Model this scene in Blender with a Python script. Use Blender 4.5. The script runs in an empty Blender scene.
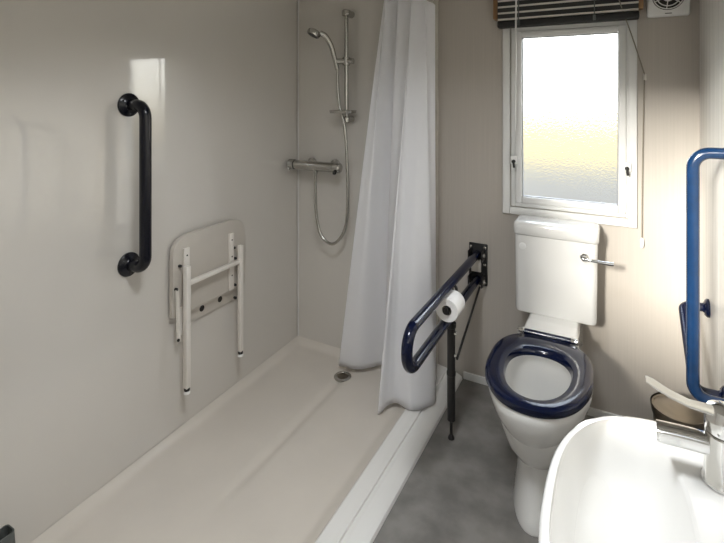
import bpy, bmesh, math, random
from mathutils import Vector, Matrix
random.seed(4)
PI = math.pi
S = bpy.context.scene
COL = S.collection
V = Vector
ROOT = {}                                    # object name -> world position of the thing it belongs to


# ------------------------------------------------------------------ helpers
def thing(name, label, cat, loc=(0, 0, 0), group=None, kind=None):
    o = bpy.data.objects.new(name, None)
    COL.objects.link(o)
    o.location = loc
    o.empty_display_size = 0.05
    ROOT[o.name] = V(loc)
    if label: o['label'] = label
    if cat: o['category'] = cat
    if group: o['group'] = group
    if kind: o['kind'] = kind
    return o


def obj(name, bm, mat, parent=None, smooth=35, label=None, cat=None, kind=None, group=None, subsurf=0):
    me = bpy.data.meshes.new(name)
    bmesh.ops.recalc_face_normals(bm, faces=bm.faces[:])
    bm.to_mesh(me)
    bm.free()
    off = V((0, 0, 0))
    if parent is not None:
        off = ROOT[parent.name]
    me.transform(Matrix.Translation(-off))
    for m in (mat if isinstance(mat, (list, tuple)) else [mat]):
        me.materials.append(m)
    o = bpy.data.objects.new(name, me)
    COL.objects.link(o)
    ROOT[o.name] = off
    if parent is not None:
        o.parent = parent
    if smooth:
        me.shade_smooth()
        me.set_sharp_from_angle(angle=math.radians(smooth))
    if subsurf:
        md = o.modifiers.new('subdivision', 'SUBSURF')
        md.levels = md.render_levels = subsurf
    if label: o['label'] = label
    if cat: o['category'] = cat
    if kind: o['kind'] = kind
    if group: o['group'] = group
    return o


def NB():
    return bmesh.new()


def box(bm, x0, x1, y0, y1, z0, z1, bev=0.0, seg=2):
    r = bmesh.ops.create_cube(bm, size=1.0)
    vs = r['verts']
    for v in vs:
        v.co = V((x0 + (v.co.x + .5) * (x1 - x0), y0 + (v.co.y + .5) * (y1 - y0), z0 + (v.co.z + .5) * (z1 - z0)))
    if bev > 0:
        es = list({e for v in vs for e in v.link_edges})
        bmesh.ops.bevel(bm, geom=es, offset=bev, segments=seg, profile=0.5, affect='EDGES', clamp_overlap=True)
    return bm


def loft(bm, rings, cap0=True, cap1=True, closed=True):
    vv = [[bm.verts.new(p) for p in ring] for ring in rings]
    n = len(rings[0])
    for a, b in zip(vv[:-1], vv[1:]):
        for i in range(n if closed else n - 1):
            j = (i + 1) % n
            try:
                bm.faces.new((a[i], a[j], b[j], b[i]))
            except ValueError:
                pass
    if closed and cap0: bm.faces.new(vv[0][::-1])
    if closed and cap1: bm.faces.new(vv[-1])
    return bm


def lathe(bm, prof, org, axis=(0, 0, 1), n=32, cap0=True, cap1=True):
    ax = V(axis).normalized()
    t = V((1, 0, 0)) if abs(ax.x) < .9 else V((0, 1, 0))
    e1 = ax.cross(t).normalized()
    e2 = ax.cross(e1)
    org = V(org)
    rings = [[org + ax * h + (e1 * math.cos(2 * PI * k / n) + e2 * math.sin(2 * PI * k / n)) * max(r, 1e-4) for k in range(n)] for r, h in prof]
    return loft(bm, rings, cap0, cap1)


def fillet(pts, r, n=7):
    pts = [V(p) for p in pts]
    out = [pts[0]]
    for a, b, c in zip(pts[:-2], pts[1:-1], pts[2:]):
        d1 = (a - b); d2 = (c - b)
        rr = min(r, d1.length * .49, d2.length * .49)
        p, q = b + d1.normalized() * rr, b + d2.normalized() * rr
        for k in range(n + 1):
            t = k / n
            out.append(p * (1 - t) ** 2 + b * (2 * t * (1 - t)) + q * t * t)
    out.append(pts[-1])
    return out


def arcfillet(pts, r, n=9):
    """true circular fillets"""
    pts = [V(p) for p in pts]
    out = [pts[0]]
    for a, b, c in zip(pts[:-2], pts[1:-1], pts[2:]):
        u = (a - b).normalized(); w = (c - b).normalized()
        ang = u.angle(w)
        tl = min(r / math.tan(ang / 2), (a - b).length * .499, (c - b).length * .499)
        rad = tl * math.tan(ang / 2)
        bis = (u + w).normalized()
        cen = b + bis * (rad / math.sin(ang / 2))
        p0 = b + u * tl - cen; p1 = b + w * tl - cen
        tot = p0.angle(p1)
        for k in range(n + 1):
            t = k / n
            out.append(cen + (p0 * math.sin((1 - t) * tot) + p1 * math.sin(t * tot)) / math.sin(tot))
    out.append(pts[-1])
    return out


def smooth_path(pts, n=8):
    pts = [V(p) for p in pts]
    P = [pts[0] * 2 - pts[1]] + pts + [pts[-1] * 2 - pts[-2]]
    out = []
    for i in range(1, len(P) - 2):
        a, b, c, d = P[i - 1:i + 3]
        for k in range(n):
            t = k / n
            out.append(.5 * ((2 * b) + (c - a) * t + (2 * a - 5 * b + 4 * c - d) * t * t + (3 * b - a - 3 * c + d) * t ** 3))
    out.append(pts[-1])
    return out


def tube(bm, pts, r, n=16, cap=True):
    pts = [V(p) for p in pts]
    q = [pts[0]]
    for p in pts[1:]:
        if (p - q[-1]).length > 1e-5: q.append(p)
    pts = q
    rings = []
    T = [(pts[min(i + 1, len(pts) - 1)] - pts[max(i - 1, 0)]).normalized() for i in range(len(pts))]
    up = V((0, 0, 1)) if abs(T[0].z) < .9 else V((0, 1, 0))
    N = (up - T[0] * up.dot(T[0])).normalized()
    for i, p in enumerate(pts):
        if i:
            N = T[i - 1].rotation_difference(T[i]) @ N
            N = (N - T[i] * N.dot(T[i])).normalized()
        B = T[i].cross(N)
        rr = r(i / (len(pts) - 1)) if callable(r) else r
        rings.append([p + (N * math.cos(2 * PI * k / n) + B * math.sin(2 * PI * k / n)) * rr for k in range(n)])
    return loft(bm, rings, cap, cap)


def sq_tube(bm, p, q, w, h=None, up=(1, 0, 0), bev=.002):
    """rectangular bar from p to q"""
    p, q = V(p), V(q)
    h = h or w
    d = (q - p)
    L = d.length
    d.normalize()
    u = V(up); u = (u - d * u.dot(d)).normalized()
    s_ = d.cross(u)
    r = bmesh.ops.create_cube(bm, size=1.0)
    vs = r['verts']
    es = list({e for v in vs for e in v.link_edges})
    for v in vs:
        c = v.co.copy()
        v.co = p + d * ((c.z + .5) * L) + u * (c.x * w) + s_ * (c.y * h)
    if bev: bmesh.ops.bevel(bm, geom=es, offset=bev, segments=2, profile=.5, affect='EDGES')
    return bm


def spow(x, p):
    return math.copysign(abs(x) ** p, x)


def sup(cx, cy, a, b, z, n=3.0, N=72, n2=None):
    out = []
    for k in range(N):
        t = 2 * PI * k / N
        c, s_ = math.cos(t), math.sin(t)
        e = 2 / (n2 if (n2 and c > 0) else n)
        out.append(V((cx + a * spow(c, e), cy + b * spow(s_, e), z)))
    return out


# ------------------------------------------------------------------ materials
def mat(name, col, rough=.5, metal=0.0, spec=.5, coat=0.0, var=0.0, scale=(8, 8, 8), bump=0.0, bscale=None, col2=None, detail=4, coatr=.05, sss=0, rvar=0.0):
    m = bpy.data.materials.new(name)
    m.use_nodes = True
    nt = m.node_tree
    b = nt.nodes['Principled BSDF']
    b.inputs['Base Color'].default_value = (*col, 1)
    b.inputs['Roughness'].default_value = rough
    b.inputs['Metallic'].default_value = metal
    b.inputs['Specular IOR Level'].default_value = spec
    b.inputs['Coat Weight'].default_value = coat
    b.inputs['Coat Roughness'].default_value = coatr
    tc = nt.nodes.new('ShaderNodeTexCoord')
    mp = nt.nodes.new('ShaderNodeMapping')
    mp.inputs['Scale'].default_value = scale
    nt.links.new(tc.outputs['Object'], mp.inputs['Vector'])
    nz = nt.nodes.new('ShaderNodeTexNoise')
    nz.inputs['Detail'].default_value = detail
    nz.inputs['Scale'].default_value = 1.0
    nt.links.new(mp.outputs[0], nz.inputs['Vector'])
    if var or col2:
        mx = nt.nodes.new('ShaderNodeMix'); mx.data_type = 'RGBA'
        c2 = col2 or tuple(c * (1 - var) for c in col)
        mx.inputs['A'].default_value = (*col, 1)
        mx.inputs['B'].default_value = (*c2, 1)
        rp = nt.nodes.new('ShaderNodeMapRange')
        rp.inputs['From Min'].default_value = .35
        rp.inputs['From Max'].default_value = .65
        nt.links.new(nz.outputs['Fac'], rp.inputs['Value'])
        nt.links.new(rp.outputs[0], mx.inputs['Factor'])
        nt.links.new(mx.outputs['Result'], b.inputs['Base Color'])
    if rvar:
        rr = nt.nodes.new('ShaderNodeMapRange')
        rr.inputs['To Min'].default_value = max(0, rough - rvar)
        rr.inputs['To Max'].default_value = rough + rvar
        nt.links.new(nz.outputs['Fac'], rr.inputs['Value'])
        nt.links.new(rr.outputs[0], b.inputs['Roughness'])
    if bump:
        nb = nz
        if bscale:
            mp2 = nt.nodes.new('ShaderNodeMapping')
            mp2.inputs['Scale'].default_value = bscale
            nt.links.new(tc.outputs['Object'], mp2.inputs['Vector'])
            nb = nt.nodes.new('ShaderNodeTexNoise')
            nb.inputs['Detail'].default_value = 3
            nb.inputs['Scale'].default_value = 1.0
            nt.links.new(mp2.outputs[0], nb.inputs['Vector'])
        bp = nt.nodes.new('ShaderNodeBump')
        bp.inputs['Strength'].default_value = bump
        bp.inputs['Distance'].default_value = .002
        nt.links.new(nb.outputs['Fac'], bp.inputs['Height'])
        nt.links.new(bp.outputs[0], b.inputs['Normal'])
    return m


M = {}
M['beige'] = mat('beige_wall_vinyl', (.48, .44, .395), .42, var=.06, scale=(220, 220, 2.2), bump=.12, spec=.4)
M['pale'] = mat('pale_wall_vinyl', (.76, .74, .70), .38, var=.16, scale=(60, 60, 1.6), bump=.15, spec=.4)
M['panel'] = mat('shower_panel', (.60, .572, .533), .30, var=.03, scale=(3, 3, 2), bump=.06, bscale=(5, 5, 3), spec=.5, coat=1.0, coatr=.045)
M['panel'].node_tree.nodes['Principled BSDF'].inputs['Coat IOR'].default_value = 1.7
M['tray'] = mat('tray_acrylic', (.61, .565, .51), .28, var=.05, scale=(5, 5, 5), spec=.5)
M['curb'] = mat('tray_threshold', (.72, .71, .69), .35, var=.03, scale=(30, 2, 30))
M['floor'] = mat('stone_vinyl', (.15, .143, .135), .42, col2=(.24, .23, .217), scale=(9, 9, 9), detail=9, bump=.1, bscale=(60, 60, 60))
M['white_plastic'] = mat('white_plastic', (.82, .82, .81), .35, var=.03, scale=(12, 12, 12))
M['frame'] = mat('window_plastic', (.78, .78, .77), .35, var=.03, scale=(12, 12, 12))
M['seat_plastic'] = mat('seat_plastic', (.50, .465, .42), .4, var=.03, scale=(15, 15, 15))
M['seat_metal'] = mat('white_coated_metal', (.68, .645, .60), .35, var=.03, scale=(15, 15, 15))
M['ceramic'] = mat('white_ceramic', (.75, .745, .73), .10, coat=.5, var=.015, scale=(6, 6, 6), rvar=.03)
M['navy'] = mat('navy_coating', (.002, .005, .025), .13, coat=.0, spec=.42, var=.2, scale=(30, 30, 30), rvar=.03)
M['navyblue'] = mat('blue_coating', (.004, .026, .080), .2, coat=.2, spec=.6, var=.2, scale=(30, 30, 30), rvar=.03)
M['blacknavy'] = mat('dark_navy_coating', (.003, .0035, .008), .25, coat=.1, spec=.35, var=.2, scale=(30, 30, 30), rvar=.03)
M['black'] = mat('black_rubber', (.012, .011, .011), .5, var=.2, scale=(40, 40, 40))
M['darkhole'] = mat('dark_recess', (.02, .018, .016), .7, var=.2, scale=(40, 40, 40))
M['chrome'] = mat('chrome', (.82, .82, .81), .10, metal=1, var=.03, scale=(20, 20, 20), rvar=.02)
M['satin'] = mat('satin_chrome', (.50, .49, .46), .24, metal=1, var=.06, scale=(20, 20, 20), rvar=.05)
M['brushed'] = mat('brushed_steel', (.24, .21, .17), .34, metal=1, var=.15, scale=(6, 6, 160), rvar=.08)
M['curtain'] = mat('curtain_cloth', (.93, .93, .955), .8, var=.02, scale=(6, 6, 6), bump=.15, bscale=(400, 400, 400), spec=.2)
M['paper'] = mat('tissue_paper', (.82, .81, .80), .9, var=.03, scale=(60, 60, 60), bump=.2)
M['slat'] = mat('dark_slat', (.012, .012, .012), .5, var=.2, scale=(20, 20, 20))
M['slat_light'] = mat('pale_slat', (.62, .59, .54), .4, var=.08, scale=(20, 20, 20))
M['wood'] = mat('oak_trim', (.36, .20, .085), .45, col2=(.24, .125, .05), scale=(40, 40, 4))
M['gasket'] = mat('grey_gasket', (.30, .31, .34), .5, var=.1, scale=(30, 30, 30))
M['cord'] = mat('cord', (.30, .27, .22), .8, var=.2, scale=(200, 200, 200))
M['ceiling'] = mat('ceiling_board', (.66, .65, .62), .7, var=.03, scale=(4, 4, 4))
M['gravel'] = mat('gravel', (.085, .076, .062), .9, col2=(.12, .108, .088), scale=(4, 4, 4))
M['straw'] = mat('dry_grass', (.32, .225, .06), .9, col2=(.28, .21, .075), scale=(1, 1, 1))
M['grey_rubber'] = mat('grey_plastic', (.10, .11, .105), .5, var=.2, scale=(30, 30, 30))
# translucent part for the curtain
nt = M['curtain'].node_tree
pb = nt.nodes['Principled BSDF']
tl = nt.nodes.new('ShaderNodeBsdfTranslucent'); tl.inputs['Color'].default_value = (.92, .92, .93, 1)
ms = nt.nodes.new('ShaderNodeMixShader'); ms.inputs[0].default_value = .45
nt.links.new(pb.outputs[0], ms.inputs[1]); nt.links.new(tl.outputs[0], ms.inputs[2])
nt.links.new(ms.outputs[0], nt.nodes['Material Output'].inputs['Surface'])
# obscured glass
g = bpy.data.materials.new('frosted_glass'); g.use_nodes = True
nt = g.node_tree
nt.nodes.remove(nt.nodes['Principled BSDF'])
rf = nt.nodes.new('ShaderNodeBsdfRefraction'); rf.inputs['Roughness'].default_value = .26; rf.inputs['IOR'].default_value = 1.25
rf.inputs['Color'].default_value = (.97, .98, .98, 1)
gl = nt.nodes.new('ShaderNodeBsdfGlossy'); gl.inputs['Roughness'].default_value = .15
fr = nt.nodes.new('ShaderNodeFresnel'); fr.inputs['IOR'].default_value = 1.3
mx = nt.nodes.new('ShaderNodeMixShader')
tc = nt.nodes.new('ShaderNodeTexCoord')
nz = nt.nodes.new('ShaderNodeTexNoise'); nz.inputs['Scale'].default_value = 110; nz.inputs['Detail'].default_value = 3
bp = nt.nodes.new('ShaderNodeBump'); bp.inputs['Strength'].default_value = .6; bp.inputs['Distance'].default_value = .003
nt.links.new(tc.outputs['Object'], nz.inputs['Vector']); nt.links.new(nz.outputs['Fac'], bp.inputs['Height'])
nt.links.new(bp.outputs[0], rf.inputs['Normal']); nt.links.new(bp.outputs[0], gl.inputs['Normal'])
nt.links.new(fr.outputs[0], mx.inputs[0]); nt.links.new(rf.outputs[0], mx.inputs[1]); nt.links.new(gl.outputs[0], mx.inputs[2])
nt.links.new(mx.outputs[0], nt.nodes['Material Output'].inputs['Surface'])
M['glass'] = g

# ------------------------------------------------------------------ room
XL, XR, YB, YS, YF, ZC = -1.585, .290, 2.30, 2.16, -.22, 2.06
XE = -.825                                   # right end of the boxed-out shower wall


def struct(name, bm, m, parent=None, smooth=0, label=None):
    return obj(name, bm, m, parent, smooth=smooth, kind='structure' if parent is None else None, label=label)


bm = NB(); box(bm, XL - .08, XR + .08, YF - .08, YB + .08, -.06, 0); struct('floor', bm, M['floor'])
bm = NB(); box(bm, XL - .08, XR + .08, YF - .08, YB + .08, ZC, ZC + .06); struct('ceiling', bm, M['ceiling'])
def xl(y): return -1.588 + .0185 * (YS - y)         # the panel wall runs a touch out of square


bm = NB(); box(bm, XL - .10, XL, YF, YB, 0, ZC)
for v in bm.verts:
    if v.co.x > XL - .05: v.co.x = xl(v.co.y)
struct('wall_left', bm, M['panel'])
bm = NB(); box(bm, XR, XR + .08, YF, YB, 0, ZC); struct('wall_right', bm, M['pale'])
WX0, WX1, WZ0, WZ1 = -.440, .050, .885, 1.80
bm = NB()
box(bm, XL, WX0, YB, YB + .07, 0, ZC); box(bm, WX1, XR, YB, YB + .07, 0, ZC)
box(bm, WX0, WX1, YB, YB + .07, 0, WZ0); box(bm, WX0, WX1, YB, YB + .07, WZ1, ZC)
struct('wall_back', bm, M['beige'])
bm = NB(); box(bm, XL, XE, YS, YB, 0, ZC, .003, 1); struct('wall_shower', bm, M['panel'])
DX0, DX1, DS, DZ = -.62, .22, 1.38, 1.96      # unseen opening added behind the camera to shape the beam
bm = NB()
box(bm, XL, DX0, YF - .06, YF, 0, ZC); box(bm, DX1, XR, YF - .06, YF, 0, ZC); box(bm, DX0, DX1, YF - .06, YF, DZ, ZC); box(bm, DX0, DX1, YF - .06, YF, 0, DS)
struct('wall_front', bm, M['pale'])
bm = NB(); box(bm, -.672, XR, YB - .010, YB, 0, .036, .003); struct('baseboard_back', bm, M['white_plastic'])
bm = NB(); box(bm, XR - .010, XR, YF, YB - .011, 0, .036, .003); struct('baseboard_right', bm, M['white_plastic'])
bm = NB(); box(bm, XL + .001, XL + .010, YS - .006, YS, .055, ZC, .002); struct('trim_1', bm, M['curb'])
bm = NB(); box(bm, XE - .012, XE + .006, YS - .006, YS + .02, .04, ZC, .003); struct('trim_2', bm, M['slat_light'])
bm = NB(); box(bm, XE, XE + .022, YB - .012, YB, .04, ZC, .003); struct('trim_3', bm, M['slat_light'])

# outside: gravel yard and a dry grass field beyond it, seen only as colour through the obscured glass
bm = NB(); box(bm, -40, 40, 3.2, 16, -.75, -.70); obj('gravel_yard', bm, M['gravel'], kind='structure')
bm = NB(); box(bm, -140, 140, 16, 160, -.78, -.70); obj('grass_field', bm, M['straw'], kind='structure')

# ------------------------------------------------------------------ window
w = thing('window_1', None, None, ((WX0 + WX1) / 2, YB, WZ0), kind='structure')


def frame_bm(x0, x1, z0, z1, y0, y1, wid, bev=.004):
    bm = NB()
    box(bm, x0, x0 + wid, y0, y1, z0, z1, bev); box(bm, x1 - wid, x1, y0, y1, z0, z1, bev)
    box(bm, x0 + wid, x1 - wid, y0, y1, z0, z0 + wid, bev); box(bm, x0 + wid, x1 - wid, y0, y1, z1 - wid, z1, bev)
    return bm


obj('outer_frame', frame_bm(-.480, .074, .848, 1.83, YB - .016, YB, .034), M['frame'], w)
obj('inner_frame', frame_bm(-.441, .051, .886, 1.80, YB - .010, YB + .05, .020), M['frame'], w)
obj('sash', frame_bm(-.420, .034, .906, 1.706, YB - .022, YB + .012, .030, .006), M['frame'], w)
obj('gasket', frame_bm(-.391, .005, .935, 1.677, YB - .010, YB + .006, .004, .001), M['gasket'], w)
bm = NB(); box(bm, -.388, .002, YB - .006, YB - .001, .938, 1.674); obj('glass_pane', bm, M['glass'], w, smooth=0)
bm = NB(); box(bm, -.420, .034, YB - .010, YB + .03, 1.706, 1.782, .003); obj('top_rail', bm, M['frame'], w)
for sx, x in ((-1, -.424), (1, .036)):
    bm = NB(); box(bm, x - .016, x + .016, YB - .034, YB - .020, 1.085, 1.125, .004)
    h = obj('latch', bm, M['white_plastic'], w)
    bm = NB(); lathe(bm, [(.008, 0), (.008, .012), (.004, .016)], (x, YB - .034, 1.100), (0, -1, 0), 16)
    tube(bm, [(x, YB - .046, 1.10), (x + .004, YB - .048, 1.072)], .005, 10)
    obj('latch_knob', bm, M['black'], h)

# ------------------------------------------------------------------ venetian blind
b = thing('venetian_blind', 'dark slatted blind pulled up in a stack above the frosted window', 'blind', (-.205, 2.26, 1.735))
bm = NB(); box(bm, -.492, .080, 2.226, 2.276, 1.722, 1.754, .006); obj('bottom_rail', bm, M['slat'], b)
bm = NB(); bl = NB()
for k in range(4):
    z = 1.764 + k * .0285
    tgt = bm
    for (bmx, zz, th) in ((bm, z, .0195), (bl, z - .0085, .0080)):
        r = [V((-.489, 2.226, zz)), V((-.489, 2.25, zz + .003)), V((-.489, 2.274, zz))]
        ring0 = [p for p in r] + [p + V((0, 0, th)) for p in r[::-1]]
        ring1 = [p + V((.566, 0, 0)) for p in ring0]
        loft(bmx, [ring0, ring1])
obj('slat_stack', bm, M['slat'], b); obj('slat_edge', bl, M['slat_light'], b, label='pale edges of the slats')
bm = NB(); box(bm, -.495, .083, 2.224, 2.285, 1.878, 1.918, .004); obj('headrail', bm, M['slat'], b)
for x in (-.504, .085):
    bm = NB(); box(bm, x - .010, x + .010, 2.240, 2.298, 1.765, 1.930, .003); obj('end_bracket', bm, M['wood'], b, label='oak coloured end bracket')
for x in (-.395, -.085):
    bm = NB(); box(bm, x - .006, x + .006, 2.218, 2.226, 1.726, 1.752, .002)
    box(bm, x - .002, x + .002, 2.220, 2.224, 1.75, 1.88); obj('ladder_tape', bm, M['grey_rubber'], b)
bm = NB(); tube(bm, smooth_path([(-.006, 2.221, 1.89), (.008, 2.222, 1.80), (.055, 2.254, 1.65), (.101, 2.286, 1.492)]), .0022, 8)
tube(bm, smooth_path([(.101, 2.286, 1.492), (.096, 2.288, 1.30), (.092, 2.288, 1.0), (.091, 2.288, .80)]), .0022, 8)
obj('pull_cord', bm, M['cord'], b)
bm = NB(); lathe(bm, [(.003, 0), (.007, .006), (.008, .035), (.004, .042)], (.091, 2.288, .768), n=14); obj('cord_tassel', bm, M['frame'], b)
bm = NB(); box(bm, .095, .109, 2.284, 2.299, 1.470, 1.500, .003); obj('cord_cleat', bm, M['slat_light'], b)
bm = NB(); tube(bm, [(-.405, 2.222, 1.885), (-.412, 2.228, 1.24)], .004, 10); obj('tilt_wand', bm, M['frame'], b)

# ------------------------------------------------------------------ extractor fan
f = thing('extractor_fan', 'square white extractor fan with round grille high on the wall right of the window', 'extractor fan', (.182, 2.29, 1.73))
bm = NB(); box(bm, .108, .256, 2.262, 2.299, 1.728, 1.876, .008, 3); obj('housing', bm, M['white_plastic'], f)
cx, cz = .182, 1.808
bm = NB(); lathe(bm, [(.056, 0), (.056, .004), (.052, .006)], (cx, 2.263, cz), (0, -1, 0), 40); obj('grille_opening', bm, M['darkhole'], f)
bm = NB()
for rad in (.052, .040):
    tube(bm, [(cx + rad * math.cos(t), 2.255, cz + rad * math.sin(t)) for t in [2 * PI * k / 40 for k in range(41)]], .0022, 8, cap=False)
for k in range(6):
    t = 2 * PI * k / 6 + .4
    tube(bm, [(cx + .018 * math.cos(t), 2.255, cz + .018 * math.sin(t)), (cx + .05 * math.cos(t), 2.255, cz + .05 * math.sin(t))], .002, 6)
obj('grille', bm, M['white_plastic'], f)
bm = NB(); lathe(bm, [(.022, 0), (.021, .006), (.012, .010)], (cx, 2.257, cz), (0, -1, 0), 28); obj('hub_cap', bm, M['white_plastic'], f)
bm = NB(); box(bm, .170, .194, 2.2605, 2.2625, 1.737, 1.7405); obj('badge', bm, M['grey_rubber'], f)

# ------------------------------------------------------------------ shower tray
t = thing('shower_tray', 'cream low level shower tray with a drain channel and pale threshold', 'shower tray', (-1.2, 1.0, 0))


def tray_z(x, y):
    z = .020
    z -= .010 * math.exp(-((x + 1.195) / .020) ** 2) * min(1, max(0, (y - 1.05) / .3))
    z -= .003 * max(0, 1 - math.hypot(x + 1.2, y - 2.0) / .4)
    ew = min(x - XL, YS - y, y - YF)
    if ew < .04: z += .035 * (1 - max(ew, 0) / .04) ** 2
    if x > -.852: z += .021 * ((x + .852) / .040) ** .8
    return z


xs = [XL + .002, XL + .01, XL + .02, XL + .03, XL + .045] + [XL + .045 + (-.812 - XL - .045) * k / 60 for k in range(1, 61)]
ys = [YF + .001, YF + .02, YF + .045] + [YF + .045 + (YS - .045 - YF - .045) * k / 46 for k in range(1, 47)] + [YS - .03, YS - .02, YS - .01, YS - .001]
bm = NB()
gridv = [[bm.verts.new((x + (xl(y) - XL) * (-.812 - x) / (-.812 - XL), y, tray_z(x, y))) for y in ys] for x in xs]
for a, c in zip(gridv[:-1], gridv[1:]):
    for j in range(len(ys) - 1):
        bm.faces.new((a[j], c[j], c[j + 1], a[j + 1]))
# sides down to the floor
edge = [gridv[i][0] for i in range(len(xs))] + gridv[-1][1:] + [gridv[i][-1] for i in range(len(xs) - 2, -1, -1)] + gridv[0][-2:0:-1]
low = [bm.verts.new((v.co.x, v.co.y, .001)) for v in edge]
for i in range(len(edge)):
    j = (i + 1) % len(edge)
    bm.faces.new((edge[i], edge[j], low[j], low[i]))
obj('tray_base', bm, M['tray'], t, smooth=50)
prof = [(-.8115, .001), (-.8115, .040), (-.806, .0425), (-.752, .034), (-.750, .026), (-.735, .026), (-.732, .032), (-.690, .020), (-.678, .012), (-.674, .001)]
bm = NB()
loft(bm, [[V((x, y, z)) for x, z in prof] for y in (YF + .001, YS - .001)])
obj('threshold', bm, M['curb'], t, smooth=25)
bm = NB(); loft(bm, [[V((x, y, z)) for x, z in prof if x > -.822] for y in (YS - .001, YB - .013)]); obj('threshold_end', bm, M['curb'], t, smooth=25)
bm = NB(); lathe(bm, [(.044, 0), (.044, .004), (.040, .007), (.030, .008), (.028, .005)], (-1.195, 2.0, .0125), n=36); dr = obj('drain_cover', bm, M['satin'], t)
bm = NB(); lathe(bm, [(.026, 0), (.026, .006), (.018, .009)], (-1.195, 2.0, .0135), n=30); obj('drain_plug', bm, M['brushed'], dr)

# ------------------------------------------------------------------ grab rails
def wall_rail(name, label, cat, p0, p1, off, r, rad, m, fl_r, screws=True):
    """tube parallel to a side wall between two round flanges; p0, p1 are the flange centres on the wall, off the stand-off (with sign)"""
    p0, p1 = V(p0), V(p1)
    o = V((off, 0, 0)); sg = V((math.copysign(1, off), 0, 0))
    t = thing(name, label, cat, (p0 + p1) / 2)
    bm = NB(); tube(bm, arcfillet([p0 + sg * .004, p0 + o, p1 + o, p1 + sg * .004], rad, 12), r, 24); obj('bar', bm, m, t)
    for p in (p0, p1):
        bm = NB(); lathe(bm, [(fl_r, 0.0005), (fl_r, .007), (fl_r * .86, .012), (r * 1.25, .015), (r * 1.02, .020)], p, sg, 36); fl = obj('flange', bm, m, t)
        for k in range(3 if screws else 0):
            a = 2 * PI * k / 3 + .5
            bm = NB()
            lathe(bm, [(.0045, 0), (.0045, .003), (.003, .004)], p + sg * .010 + V((0, math.cos(a), math.sin(a))) * fl_r * .72, sg, 12)
            obj('screw', bm, M['black'], fl)
    return t


wall_rail('grab_rail', 'black vertical grab rail on the glossy panel above the shower tray', 'grab rail', (xl(1.1), 1.100, 1.371), (xl(1.1), 1.100, .790), .096, .0205, .058, M['blacknavy'], .043)
wall_rail('grab_rail', 'tall shiny navy vertical grab rail on the pale wall beyond the tap', 'grab rail', (XR, 1.690, 1.236), (XR, 1.690, .512), -.093, .0168, .082, M['navyblue'], .038)
wall_rail('grab_rail', 'slim slanting navy grab rail half hidden behind the tall vertical rail', 'grab rail', (XR, 2.075, .642), (XR, 1.765, .495), -.080, .0145, .030, M['navy'], .032)

# ------------------------------------------------------------------ hinged support rail on the back wall
HX = -.598
h = thing('fold_down_rail', 'navy drop down support rail with floor leg beside the toilet', 'support rail', (HX, 2.29, .48))
bm = NB(); box(bm, HX - .045, HX + .045, YB - .012, YB - .0005, .482, .684, .004); pl = obj('wall_plate', bm, M['black'], h)
for dx in (-.034, .034):
    for z in (.497, .668, .585):
        if z == .585 and dx < 0: continue
        bm = NB(); lathe(bm, [(.0065, 0), (.0065, .003), (.004, .005)], (HX + dx, YB - .012, z), (0, -1, 0), 14); obj('screw', bm, M['satin'], pl)
bm = NB(); box(bm, HX - .030, HX + .016, YB - .021, YB - .011, .548, .608, .002); obj('spec_plate', bm, M['seat_metal'], pl, label='pale rectangle on the hinge plate')
for dx in (-.032, .032):
    for za, zb_ in ((.612, .662), (.490, .540)):
        bm = NB(); box(bm, HX + dx - .003, HX + dx + .003, YB - .070, YB - .011, za, zb_, .002); obj('hinge_cheek', bm, M['black'], h)
for z in (.637, .512):
    bm = NB(); lathe(bm, [(.010, 0), (.010, .006), (.006, .009)], (HX + .033, YB - .050, z + .004), (1, 0, 0), 18); obj('pivot_bolt', bm, M['chrome'], h)
pts = arcfillet([(HX, 2.275, .637), (HX, 1.405, .637), (HX, 1.405, .500), (HX, 2.275, .515)], .066, 14)
bm = NB(); tube(bm, pts, .0188, 24); obj('bar_loop', bm, M['navy'], h)
LY = 1.868
bm = NB(); tube(bm, [(HX, LY, .640), (HX, LY, .45)], .010, 14); obj('link_post', bm, M['black'], h)
bm = NB(); lathe(bm, [(.006, .015), (.006, .07), (.0165, .078), (.0165, .26), (.0185, .262), (.0185, .275), (.0165, .278), (.0165, .455), (.020, .458), (.020, .475)], (HX, LY, 0), n=22); lg = obj('floor_leg', bm, M['black'], h)
bm = NB(); lathe(bm, [(.013, .0005), (.013, .006), (.009, .014), (.004, .02)], (HX, LY, 0), n=20); obj('rubber_foot', bm, M['black'], lg)
for z in (.435, .345):
    bm = NB(); lathe(bm, [(.008, 0), (.008, .006), (.004, .009)], (HX + .015, LY, z), (1, 0, 0), 14); obj('leg_bolt', bm, M['chrome'], lg)
bm = NB(); tube(bm, [(HX + .020, 2.245, .490), (HX + .026, 1.862, .335)], .005, 10); obj('stay_rod', bm, M['black'], h)
bm = NB(); tube(bm, arcfillet([(HX + .0, 1.880, .625), (HX + .018, 1.880, .622), (HX + .018, 1.880, .573), (HX + .018, 1.742, .573)], .012, 5), .006, 10)
rh = obj('roll_holder', bm, M['black'], h)
bm = NB(); lathe(bm, [(.012, 0), (.014, .004), (.010, .010)], (HX + .018, 1.750, .573), (0, -1, 0), 18); tube(bm, [(HX + .018, 1.744, .573), (HX + .024, 1.738, .596)], .006, 10); obj('holder_knob', bm, M['black'], rh)
r_ = thing('toilet_roll', 'white toilet roll on the holder of the drop down support rail', 'toilet roll', (HX + .03, 1.80, .505))
bm = NB()
c0 = (HX + .018, 1.755, .573)
lathe(bm, [(.019, .001), (.044, 0), (.0455, .003), (.0455, .095), (.044, .098), (.019, .097), (.019, .001)], c0, (0, 1, 0), 40, False, False); obj('paper', bm, M['paper'], r_)
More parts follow.
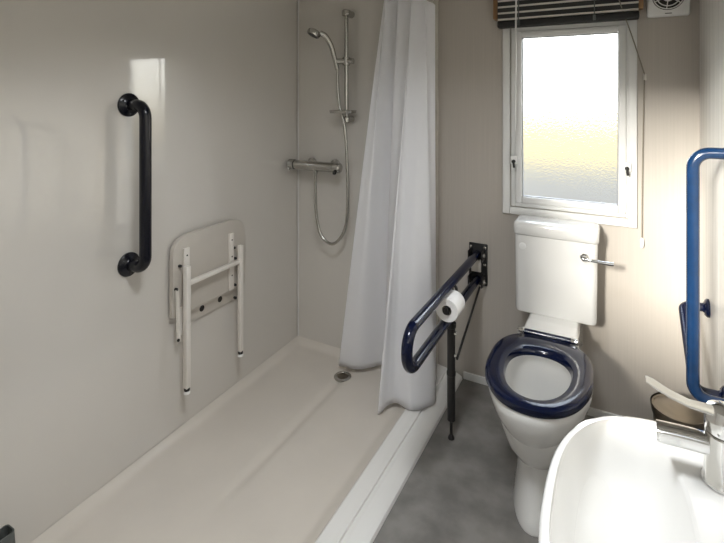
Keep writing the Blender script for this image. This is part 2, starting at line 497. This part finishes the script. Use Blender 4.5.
bm = NB(); lathe(bm, [(.019, .002), (.019, .096), (.0175, .096), (.0175, .002), (.019, .002)], c0, (0, 1, 0), 32, False, False); obj('card_core', bm, M['cord'], r_)

# ------------------------------------------------------------------ folding shower seat (folded up)
XS = xl(1.25)
s = thing('folding_shower_seat', 'white wall mounted shower seat folded up below the black grab rail', 'shower seat', (XS, 1.44, .22))
PX = XS + .012
out = []
y0, y1, zb = 1.272, 1.682, .525
ym_, ha = (y0 + y1) / 2, (y1 - y0) / 2
ol = [(y0, zb), (y0, .70)]
for k in range(1, 48):
    a = PI - PI * k / 48
    ol.append((ym_ + ha * spow(math.cos(a), 2 / 5), .70 + .141 * spow(math.sin(a), 2 / 5)))
ol += [(y1, .70), (y1, zb)]
bm = NB()
fv = [bm.verts.new((PX, y, z)) for y, z in ol]
fc = bm.faces.new(fv)
ex = bmesh.ops.extrude_face_region(bm, geom=[fc])
for v in ex['geom']:
    if isinstance(v, bmesh.types.BMVert): v.co.x += .022
bmesh.ops.bevel(bm, geom=[e for e in bm.edges if all(abs(v.co.x - PX - .022) < 1e-5 for v in e.verts)], offset=.006, segments=3, profile=.5, affect='EDGES')
obj('seat_board', bm, M['seat_plastic'], s)
bm = NB(); box(bm, XS + .0005, XS + .010, y0 + .10, y1 - .03, .462, .60, .003); box(bm, XS + .010, XS + .030, y0 + .085, y1 - .03, .518, .526, .003)
bp_ = obj('back_plate', bm, M['seat_plastic'], s)
for y in (1.440, 1.544):
    bm = NB(); lathe(bm, [(.013, .0), (.013, .0012), (.010, .0006)], (XS + .0098, y, .496), (1, 0, 0), 24); obj('drain_hole', bm, M['darkhole'], bp_)
LX = XS + .068
for (y, za, zbm, wd) in ((1.310, .728, .222, .022), (1.612, .728, .224, .020)):
    bm = NB(); sq_tube(bm, (LX, y, zbm + .022), (LX, y, za), wd, wd, (1, 0, 0), .003); lg = obj('leg', bm, M['seat_metal'], s)
    bm = NB(); lathe(bm, [(.0115, 0), (.0115, .012)], (LX, y, zbm + .012), n=18); obj('leg_collar', bm, M['black'], lg)
    bm = NB(); lathe(bm, [(.012, 0), (.013, .003), (.010, .012)], (LX, y, zbm), n=18); obj('foot', bm, M['white_plastic'], lg)
bm = NB(); sq_tube(bm, (LX, 1.320, .657), (LX, 1.602, .657), .018, .018, (1, 0, 0), .003); obj('crossbar', bm, M['seat_metal'], s)
for (y, za, zb_) in ((1.332, .79, .530), (1.584, .785, .530)):
    bm = NB(); box(bm, PX + .021, PX + .032, y - .014, y + .014, zb_, za, .002); st = obj('mounting_strip', bm, M['seat_metal'], s)
    for z in (za - .03, za - .105, .595):
        bm = NB(); lathe(bm, [(.0035, 0), (.0035, .001)], (PX + .032, y, z), (1, 0, 0), 12); obj('rivet', bm, M['darkhole'], st)
for (y, z) in ((1.300, .726), (1.281, .640), (1.600, .715), (1.606, .665), (1.604, .545), (1.606, .485)):
    bm = NB(); lathe(bm, [(.006, 0), (.006, .010), (.004, .013)], (PX + .024, y, z), (1, 0, 0), 16); obj('pivot_bolt', bm, M['black'], s)
for y in (1.281, 1.636):
    bm = NB(); sq_tube(bm, (XS + .046, y, .640), (XS + .046, y + .008, .430), .004, .014, (1, 0, 0), .001); ar = obj('fold_arm', bm, M['seat_metal'], s)
bm = NB(); sq_tube(bm, (XS + .040, 1.302, .56), (XS + .040, 1.302, .45), .004, .018, (1, 0, 0), .001); obj('fold_arm', bm, M['seat_metal'], s)
bm = NB(); lathe(bm, [(.006, 0), (.006, .004)], (XS + .048, 1.284, .440), (1, 0, 0), 14); obj('pivot_bolt', bm, M['black'], s)

# ------------------------------------------------------------------ shower: riser rail, hand shower, mixer
RX, RY = -1.235, 2.105
t = thing('shower_riser_rail', 'chrome riser rail with soap dish on the end wall of the shower', 'shower rail', (RX, YS, 1.28))
bm = NB(); tube(bm, [(RX, RY, 1.265), (RX, RY, 1.845)], .0105, 18); obj('rail', bm, M['satin'], t)
for z in (1.835, 1.283):
    bm = NB(); tube(bm, [(RX, YS - .0005, z), (RX, RY - .016, z)], .019, 20); lathe(bm, [(.021, 0), (.024, .004), (.024, .026), (.021, .030)], (RX, RY, z - .015), n=24); obj('rail_bracket', bm, M['satin'], t)
bm = NB(); lathe(bm, [(.018, 0), (.021, .004), (.021, .040), (.018, .044)], (RX, RY, 1.563), n=24)
tube(bm, [(RX + .042, RY - .002, 1.585), (RX, RY - .004, 1.585), (RX - .05, RY - .028, 1.585)], .015, 16); obj('slider', bm, M['satin'], t)
bm = NB()
sd = sup(RX, RY - .035, .066, .052, 1.318, 2.6, 40)
loft(bm, [[p + V((0, 0, -.006)) for p in sup(RX, RY - .035, .055, .042, 1.322, 2.6, 40)], sd, [p + V((0, 0, .010)) for p in sup(RX, RY - .035, .070, .055, 1.322, 2.6, 40)], [p + V((0, 0, .008)) for p in sup(RX, RY - .035, .066, .051, 1.322, 2.6, 40)], sup(RX, RY - .035, .06, .045, 1.321, 2.6, 40)])
obj('soap_dish', bm, M['satin'], t)
HS = (RX - .042, RY - .040, 1.590)
t = thing('hand_shower', 'chrome hand shower with hose held in the riser rail slider', 'hand shower', HS)
hp = smooth_path([(RX - .038, RY - .026, 1.540), (RX - .050, RY - .034, 1.60), (RX - .064, RY - .048, 1.665), (RX - .084, RY - .070, 1.712), (RX - .104, RY - .092, 1.728)], 6)
bm = NB(); tube(bm, hp, lambda f: .0115 + .004 * f, 16); obj('handle', bm, M['satin'], t)
bm = NB(); lathe(bm, [(.020, -.012), (.034, -.004), (.037, .006), (.035, .018), (.030, .021)], (RX - .124, RY - .110, 1.732), (-.35, -.35, -.87), 30); hd = obj('shower_head', bm, M['satin'], t)
bm = NB(); lathe(bm, [(.029, 0), (.028, .002)], V((RX - .124, RY - .110, 1.732)) + V((-.35, -.35, -.87)).normalized() * .0205, (-.35, -.35, -.87), 30); obj('spray_face', bm, M['grey_rubber'], hd)
hose = smooth_path([(RX - .038, RY - .026, 1.545), (RX - .034, RY - .030, 1.46), (RX - .022, RY - .034, 1.36), (RX + .010, RY - .036, 1.25), (RX + .022, RY - .036, 1.12), (RX + .030, RY - .038, .95), (RX + .028, RY - .040, .80), (RX + .004, RY - .042, .70), (RX - .060, RY - .045, .640),
                    (RX - .128, RY - .045, .680), (RX - .156, RY - .045, .78), (RX - .162, RY - .045, .90), (RX - .162, RY - .045, 1.005)], 10)
bm = NB(); tube(bm, hose, .0078, 12); obj('hose', bm, M['satin'], t)
t = thing('shower_mixer', 'chrome bar mixer valve low on the shower end wall', 'shower mixer', (-1.41, YS, 1.03))
my, mz = 2.065, 1.035
bm = NB(); lathe(bm, [(.024, 0), (.0255, .01), (.0255, .235), (.024, .245)], (-1.532, my, mz), (1, 0, 0), 26)
lathe(bm, [(.011, 0), (.013, .02)], (RX - .162, RY - .045, .996), n=16)
obj('valve_body', bm, M['satin'], t)
for x, dx in ((-1.535, -.040), (-1.285, .038)):
    bm = NB(); lathe(bm, [(.026, 0), (.0275, .006), (.0275, abs(dx) - .006), (.022, abs(dx))], (x, my, mz), (math.copysign(1, dx), 0, 0), 26); kn = obj('knob', bm, M['satin'], t)
    bm = NB(); box(bm, x + dx / 2 - .008, x + dx / 2 + .008, my - .036, my - .02, mz - .030, mz - .012, .003); obj('knob_stop', bm, M['black' if dx > 0 else 'chrome'], kn)
for x in (-1.485, -1.335):
    bm = NB(); lathe(bm, [(.030, .0005), (.030, .006), (.018, .012), (.014, .014), (.014, .085)], (x, YS, mz), (0, -1, 0), 24); obj('wall_union', bm, M['satin'], t)

# ------------------------------------------------------------------ shower curtain and its rail
CX = -.862
t = thing('curtain_rail', 'white curtain rail under the ceiling above the shower threshold', 'curtain rail', (CX, 1.0, 1.93))
bm = NB(); tube(bm, [(CX, YF + .012, 1.945), (CX, YS - .012, 1.945)], .010, 14); obj('rail', bm, M['white_plastic'], t)
for y, a in ((YF, 1), (YS, -1)):
    bm = NB(); lathe(bm, [(.026, .0005), (.026, .008), (.014, .013)], (CX, y, 1.945), (0, a, 0), 24); obj('end_flange', bm, M['white_plastic'], t)


def poly(pts, f):
    pts = [V(p) for p in pts]
    ds = [0]
    for a, c in zip(pts[:-1], pts[1:]): ds.append(ds[-1] + (c - a).length)
    d = f * ds[-1]
    for i in range(len(pts) - 1):
        if d <= ds[i + 1] or i == len(pts) - 2:
            k = (d - ds[i]) / max(1e-9, ds[i + 1] - ds[i])
            return pts[i].lerp(pts[i + 1], min(max(k, 0), 1))


bot = smooth_path([(-1.240, 2.035, .040), (-1.13, 2.055, .042), (-1.05, 2.120, .050), (-1.00, 2.125, .060), (-.955, 1.98, .055), (-.912, 1.822, .030), (-.885, 1.868, .046), (-.855, 1.900, .048),
                   (-.785, 1.885, .047), (-.738, 1.93, .046), (-.712, 1.985, .046), (-.735, 2.06, .048), (-.76, 2.135, .050)], 8)
top0 = [(-.972, 1.985, 1.872), (-.930, 2.035, 1.872), (-.84, 2.03, 1.872), (-.768, 2.115, 1.872)]
NS, NH = 190, 70
bm = NB()
rows = []
for i in range(NH + 1):
    hh = i / NH                                # 0 top .. 1 bottom
    row = []
    for j in range(NS + 1):
        f_ = j / NS
        a = poly(top0, f_)
        a.x += .014 * math.sin(f_ * 2 * PI * 4 + .5) * (1 - .25 * hh)
        a.y += .018 * math.sin(f_ * 2 * PI * 4 + 1.8) * (1 - .25 * hh)
        a.z -= .035 * max(0, (f_ - .90) / .10) ** 2
        a.z -= .006 * (1 - math.cos(f_ * 2 * PI * 8))
        c = poly(bot, f_)
        e = hh ** 1.12
        p = a.lerp(c, e)
        damp = math.sin(PI * min(1, hh * 1.0)) * .5 + .15 * hh
        p.x += .008 * damp * math.sin(f_ * 2 * PI * 4 + 1.1 * hh)
        p.y += .010 * damp * math.sin(f_ * 2 * PI * 3.5 + 2.0 * hh + .6)
        p.y -= .05 * math.sin(PI * hh) * (1 - f_) * .3
        if p.y > YS - .012: p.y = YS - .012
        row.append(bm.verts.new(p))
    rows.append(row)
for a, c in zip(rows[:-1], rows[1:]):
    for j in range(NS):
        bm.faces.new((a[j], a[j + 1], c[j + 1], c[j]))
cu = thing('shower_curtain', 'white shower curtain gathered at the far end of the shower', 'shower curtain', (-.85, 1.95, .03))
co = obj('cloth', bm, M['curtain'], cu, smooth=80)
md = co.modifiers.new('thickness', 'SOLIDIFY'); md.thickness = .0016
for k in range(9):
    f_ = k / 8
    p = poly(top0, f_)
    bm = NB()
    tube(bm, [(CX + .019 * math.cos(q), p.y, 1.932 + .024 * math.sin(q)) for q in [2 * PI * m_ / 18 for m_ in range(19)]], .0022, 6, cap=False)
    tube(bm, [(CX, p.y, 1.910), (p.x, p.y, 1.86)], .0018, 6)
    obj('curtain_hook', bm, M['chrome'], cu)

# ------------------------------------------------------------------ toilet
TX = -.240
t = thing('toilet', 'white close coupled toilet with a navy seat under the window', 'toilet', (TX, 1.85, 0))


def egg(yf, yb, w, z, N=56, nf=2.1, nb=2.6, ym=None):
    """closed outline in the XY plane: y from yf (front) to yb (back), half width w"""
    yc = ym if ym is not None else yf + (yb - yf) * .52
    o = []
    for k in range(N):
        a = 2 * PI * k / N
        c, s_ = math.cos(a), math.sin(a)
        nn = nb if s_ > 0 else nf
        o.append(V((TX + w * spow(c, 2 / nn), yc + (yb - yc if s_ > 0 else yc - yf) * spow(s_, 2 / nn), z)))
    return o


rings = [egg(1.575, 2.12, .094, .0005, nb=4), egg(1.573, 2.12, .095, .012, nb=4), egg(1.588, 2.11, .088, .04, nb=4), egg(1.602, 2.10, .083, .13, nb=4), egg(1.600, 2.09, .086, .20, nb=4),
         egg(1.572, 2.07, .105, .265, nb=3.6), egg(1.528, 2.05, .138, .318, nb=3.2), egg(1.497, 2.03, .160, .366, nb=3), egg(1.484, 2.02, .169, .408, nb=2.8), egg(1.482, 2.015, .170, .430, nb=2.8), egg(1.487, 2.01, .166, .438, nb=2.8),
         egg(1.530, 1.850, .118, .438), egg(1.526, 1.855, .122, .426), egg(1.520, 1.86, .130, .385), egg(1.53, 1.86, .124, .32), egg(1.555, 1.86, .104, .25), egg(1.61, 1.85, .075, .19), egg(1.65, 1.83, .05, .15)]
bm = NB(); loft(bm, rings); obj('pan', bm, M['ceramic'], t, smooth=50)
bm = NB()
loft(bm, [[V((TX + a, y, z)) for a, y, z in ring] for ring in (
    [(-.098, 1.985, .436), (.102, 1.985, .436), (.108, 2.285, .30), (-.104, 2.285, .30)],
    [(-.102, 1.985, .446), (.106, 1.985, .446), (.108, 2.285, .40), (-.104, 2.285, .40)],
    [(-.090, 2.085, .464), (.098, 2.085, .464), (.098, 2.285, .464), (-.090, 2.285, .464)])])
bmesh.ops.bevel(bm, geom=bm.edges[:], offset=.008, segments=3, profile=.5, affect='EDGES')
obj('pan_shelf', bm, M['ceramic'], t)
# seat ring
bm = NB()
Sg = [(1.482, 1.945, .166, 0.4400, 3), (1.476, 1.950, .172, 0.4500, 3), (1.478, 1.949, .170, 0.4620, 3), (1.490, 1.940, .160, 0.4695, 3), (1.514, 1.868, .124, .4695, 2.4), (1.530, 1.846, .109, .4640, 2.3), (1.534, 1.838, .104, .4520, 2.3), (1.534, 1.838, .104, .4420, 2.3)]
rr = [egg(a, b_, w_, z, 72, 2.15, nb_, 1.72) for a, b_, w_, z, nb_ in Sg]
loft(bm, rr + [rr[0]], False, False)
bmesh.ops.remove_doubles(bm, verts=bm.verts[:], dist=1e-6)
obj('seat', bm, M['navy'], t, smooth=45)
bm = NB(); tube(bm, [(TX - .085, 1.962, .464), (TX + .085, 1.962, .464)], .012, 16); obj('hinge_bar', bm, M['navy'], t)
for dx in (-.098, .098):
    bm = NB(); lathe(bm, [(.013, 0), (.014, .002), (.014, .022), (.010, .026)], (TX + dx - .013, 1.962, .465), (1, 0, 0), 18); lathe(bm, [(.015, .437), (.015, .448), (.009, .464)], (TX + dx, 1.962, 0), n=16); obj('hinge', bm, M['chrome'], t)
# cistern
def rrect(x0, x1, y0, y1, z, r, n=6):
    o = []
    for cx_, cy_, a0 in ((x1 - r, y1 - r, 0), (x0 + r, y1 - r, PI / 2), (x0 + r, y0 + r, PI), (x1 - r, y0 + r, 1.5 * PI)):
        for k in range(n + 1):
            a = a0 + k * PI / 2 / n
            o.append(V((cx_ + r * math.cos(a), cy_ + r * math.sin(a), z)))
    return o


bm = NB()
loft(bm, [rrect(-.386, -.082, 2.145, 2.292, .461, .02), rrect(-.392, -.076, 2.138, 2.294, .465, .022), rrect(-.395, -.073, 2.134, 2.296, .476, .022), rrect(-.397, -.070, 2.130, 2.296, .80, .022)])
obj('cistern', bm, M['ceramic'], t, smooth=40)
bm = NB()
loft(bm, [rrect(-.397, -.070, 2.128, 2.270, .8005, .02), rrect(-.402, -.064, 2.122, 2.275, .806, .024), rrect(-.402, -.064, 2.122, 2.275, .844, .024), rrect(-.399, -.067, 2.125, 2.273, .852, .024), rrect(-.392, -.074, 2.132, 2.268, .857, .022), rrect(-.370, -.096, 2.154, 2.25, .859, .02)])
obj('cistern_lid', bm, M['ceramic'], t, smooth=60)
bm = NB(); lathe(bm, [(.016, 0), (.016, .006), (.010, .012), (.010, .026)], (-.118, 2.131, .742), (0, -1, 0), 22)
lv = obj('flush_spindle', bm, M['chrome'], t)
bm = NB(); tube(bm, smooth_path([(-.125, 2.108, .742), (-.09, 2.104, .741), (-.05, 2.106, .738), (-.012, 2.108, .738)]), lambda f: .0062 + .005 * max(0, (f - .45)), 14); obj('flush_lever', bm, M['chrome'], lv)
bm = NB(); lathe(bm, [(.015, 0), (.014, .004), (.008, .006)], (-.362, 2.131, .752), (0, -1, 0), 22); obj('hole_cap', bm, M['white_plastic'], t)

# ------------------------------------------------------------------ basin and tap
t = thing('wash_basin', 'white wall hung wash basin in the near right corner of the room', 'wash basin', (XR, .735, .66))
CXB, CYB, AB, BB = .0970, .735, .1925, .250
outer = lambda sc, z, dx=0: sup(CXB + dx + AB * (1 - sc), CYB, AB * sc, BB * sc, z, 2.6, 96, 10)
inner = lambda sc, z: sup(.006, CYB, .088 * sc, .212 * (1 - (1 - sc) * .6), z, 2.7, 96)
rings = [outer(.45, .655), outer(.62, .665), outer(.80, .700), outer(.93, .755), outer(.985, .795), outer(1.0, .812), outer(.998, .820), outer(.988, .8255), outer(.965, .827),
         inner(1.02, .824), inner(.985, .821), *[inner(q, .700 + .118 * (q / .98) ** 3.2) for q in (.97, .95, .92, .88, .83, .77, .70, .61, .50, .38, .22)]]
bm = NB(); loft(bm, rings)
obj('bowl', bm, M['ceramic'], t, smooth=60)
bm = NB(); lathe(bm, [(.030, 0), (.030, .003), (.022, .004), (.018, .001)], (.008, CYB, .7005), n=28); obj('waste', bm, M['chrome'], t)
TP = V((.140, .872, .826))
t = thing('basin_tap', 'chrome lever mixer tap standing on the white wash basin', 'tap', TP)
bm = NB(); lathe(bm, [(.029, 0), (.029, .004), (.0255, .010), (.0245, .05), (.0245, .072), (.023, .074)], TP, n=36); obj('tap_body', bm, M['chrome'], t)
bm = NB(); lathe(bm, [(.0235, .0755), (.025, .078), (.025, .098), (.021, .110), (.010, .115)], TP, n=36); cp = obj('lever_hub', bm, M['chrome'], t)
bm = NB()
loft(bm, [[TP + V((x, y * w_, z + dz)) for y, dz in [(spow(math.cos(q), .55), .0125 * spow(math.sin(q), .55)) for q in [2 * PI * k / 24 for k in range(24)]]] for x, w_, z in ((-.010, .015, .052), (-.05, .015, .051), (-.082, .0155, .049), (-.086, .0145, .049))])
obj('spout', bm, M['chrome'], t)
bm = NB()
sec = [(-.005, .014, .104, .008), (-.020, .011, .107, .006), (-.045, .0095, .113, .005), (-.07, .0105, .125, .0045), (-.092, .0115, .139, .0045), (-.102, .0095, .145, .003)]
loft(bm, [[TP + V((x, y * w_ - .35 * (-x) , z + dz * th)) for y, dz in [(math.cos(2 * PI * k / 20), math.sin(2 * PI * k / 20)) for k in range(20)]] for x, w_, z, th in sec])
obj('lever', bm, M['satin'], t, smooth=60)

# ------------------------------------------------------------------ pedal bin
BP = V((.192, 1.985, 0))
t = thing('waste_bin', 'small round steel waste bin on the floor behind the tap', 'bin', BP)
bm = NB(); lathe(bm, [(.077, .010), (.079, .014), (.079, .280)], BP, n=48); obj('body', bm, M['brushed'], t)
bm = NB(); lathe(bm, [(.081, .0005), (.081, .014), (.077, .016)], BP, n=48); obj('base_ring', bm, M['black'], t)
bm = NB(); lathe(bm, [(.085, .281), (.087, .309), (.087, .300), (.083, .305), (.076, .302), (.05, .309), (.02, .313)], BP, n=48); obj('lid', bm, M['brushed'], t)
bm = NB(); box(bm, BP.x - .02, BP.x + .02, BP.y - .107, BP.y - .075, .012, .020, .003); obj('pedal', bm, M['black'], t)

# ------------------------------------------------------------------ dark object at the bottom left edge
t = thing('plastic_tub', 'dark grey tapered plastic tub on the tray at the bottom left edge', 'tub', (-1.505, .645, .026))
bm = NB()
loft(bm, [rrect(-1.525, -1.475, .618, .703, .030, .01), rrect(-1.528, -1.484, .613, .696, .184, .01), rrect(-1.525, -1.487, .616, .693, .184, .009), rrect(-1.522, -1.478, .621, .700, .036, .009)], True, True)
obj('tub_body', bm, M['grey_rubber'], t)

# ------------------------------------------------------------------ camera
cam = bpy.data.cameras.new('camera')
co = bpy.data.objects.new('camera', cam); COL.objects.link(co)
co.location = (0, 0, 1.4)
co.rotation_euler = (PI / 2, 0, math.radians(28.5))
cam.sensor_fit = 'HORIZONTAL'; cam.sensor_width = 36
cam.lens = 470 / 724 * 36
cam.shift_y = -(271.5 - 97) / 724
cam.clip_start = .02
S.camera = co

# ------------------------------------------------------------------ light
wd = bpy.data.worlds.new('sky'); S.world = wd
wd.use_nodes = True
nt = wd.node_tree
bg = nt.nodes['Background']
tc = nt.nodes.new('ShaderNodeTexCoord'); sx = nt.nodes.new('ShaderNodeSeparateXYZ')
cr = nt.nodes.new('ShaderNodeValToRGB')
mr = nt.nodes.new('ShaderNodeMapRange'); mr.inputs['From Min'].default_value = -1
nt.links.new(tc.outputs['Generated'], sx.inputs[0]); nt.links.new(sx.outputs['Z'], mr.inputs['Value']); nt.links.new(mr.outputs[0], cr.inputs['Fac'])
el = cr.color_ramp.elements
el[0].position = 0; el[0].color = (.18, .17, .15, 1)
el[1].position = 1; el[1].color = (.75, .85, 1, 1)
for p_, c_ in ((.49, (.35, .32, .25, 1)), (.505, (1, .97, .88, 1)), (.62, (.93, .97, 1, 1))):
    e = el.new(p_); e.color = c_
nt.links.new(cr.outputs[0], bg.inputs['Color'])
# the sky is brightest on the window's side
ym = nt.nodes.new('ShaderNodeMapRange'); ym.inputs['From Min'].default_value = -.3; ym.inputs['From Max'].default_value = .3
ym.inputs['To Min'].default_value = 1.0; ym.inputs['To Max'].default_value = 6.0
nt.links.new(sx.outputs['Y'], ym.inputs['Value']); nt.links.new(ym.outputs[0], bg.inputs['Strength'])


def area(name, loc, target, sx_, sy_, power, col, spread=180):
    l = bpy.data.lights.new(name, 'AREA'); l.shape = 'RECTANGLE'; l.size = sx_; l.size_y = sy_; l.energy = power; l.color = col; l.spread = math.radians(spread)
    o = bpy.data.objects.new(name, l); COL.objects.link(o)
    o.location = loc
    o.rotation_euler = (V(target) - V(loc)).to_track_quat('-Z', 'Y').to_euler()
    return o


# area light added for daylight from behind, trimmed by the added wall opening
area('rear_daylight', (-1.7, -5.0, 3.35), (0, 2.0, .8), 1.1, .9, 580, (1.0, .96, .87), 120)

# unseen fill light added under the ceiling to brighten the room
area('overhead_fill', (-.45, .70, 2.04), (-.50, 1.0, 0), .30, .30, 9.5, (.95, .98, 1.0), 128)

S.view_settings.view_transform = 'Standard'
S.view_settings.look = 'None'
S.view_settings.exposure = .40
S.view_settings.gamma = 1
S.view_settings.use_curve_mapping = False
S.cycles.use_denoising = True
S.cycles.max_bounces = 10
S.cycles.diffuse_bounces = 6
S.cycles.glossy_bounces = 5
S.cycles.transmission_bounces = 8
S.cycles.sample_clamp_indirect = 4
S.cycles.caustics_reflective = False
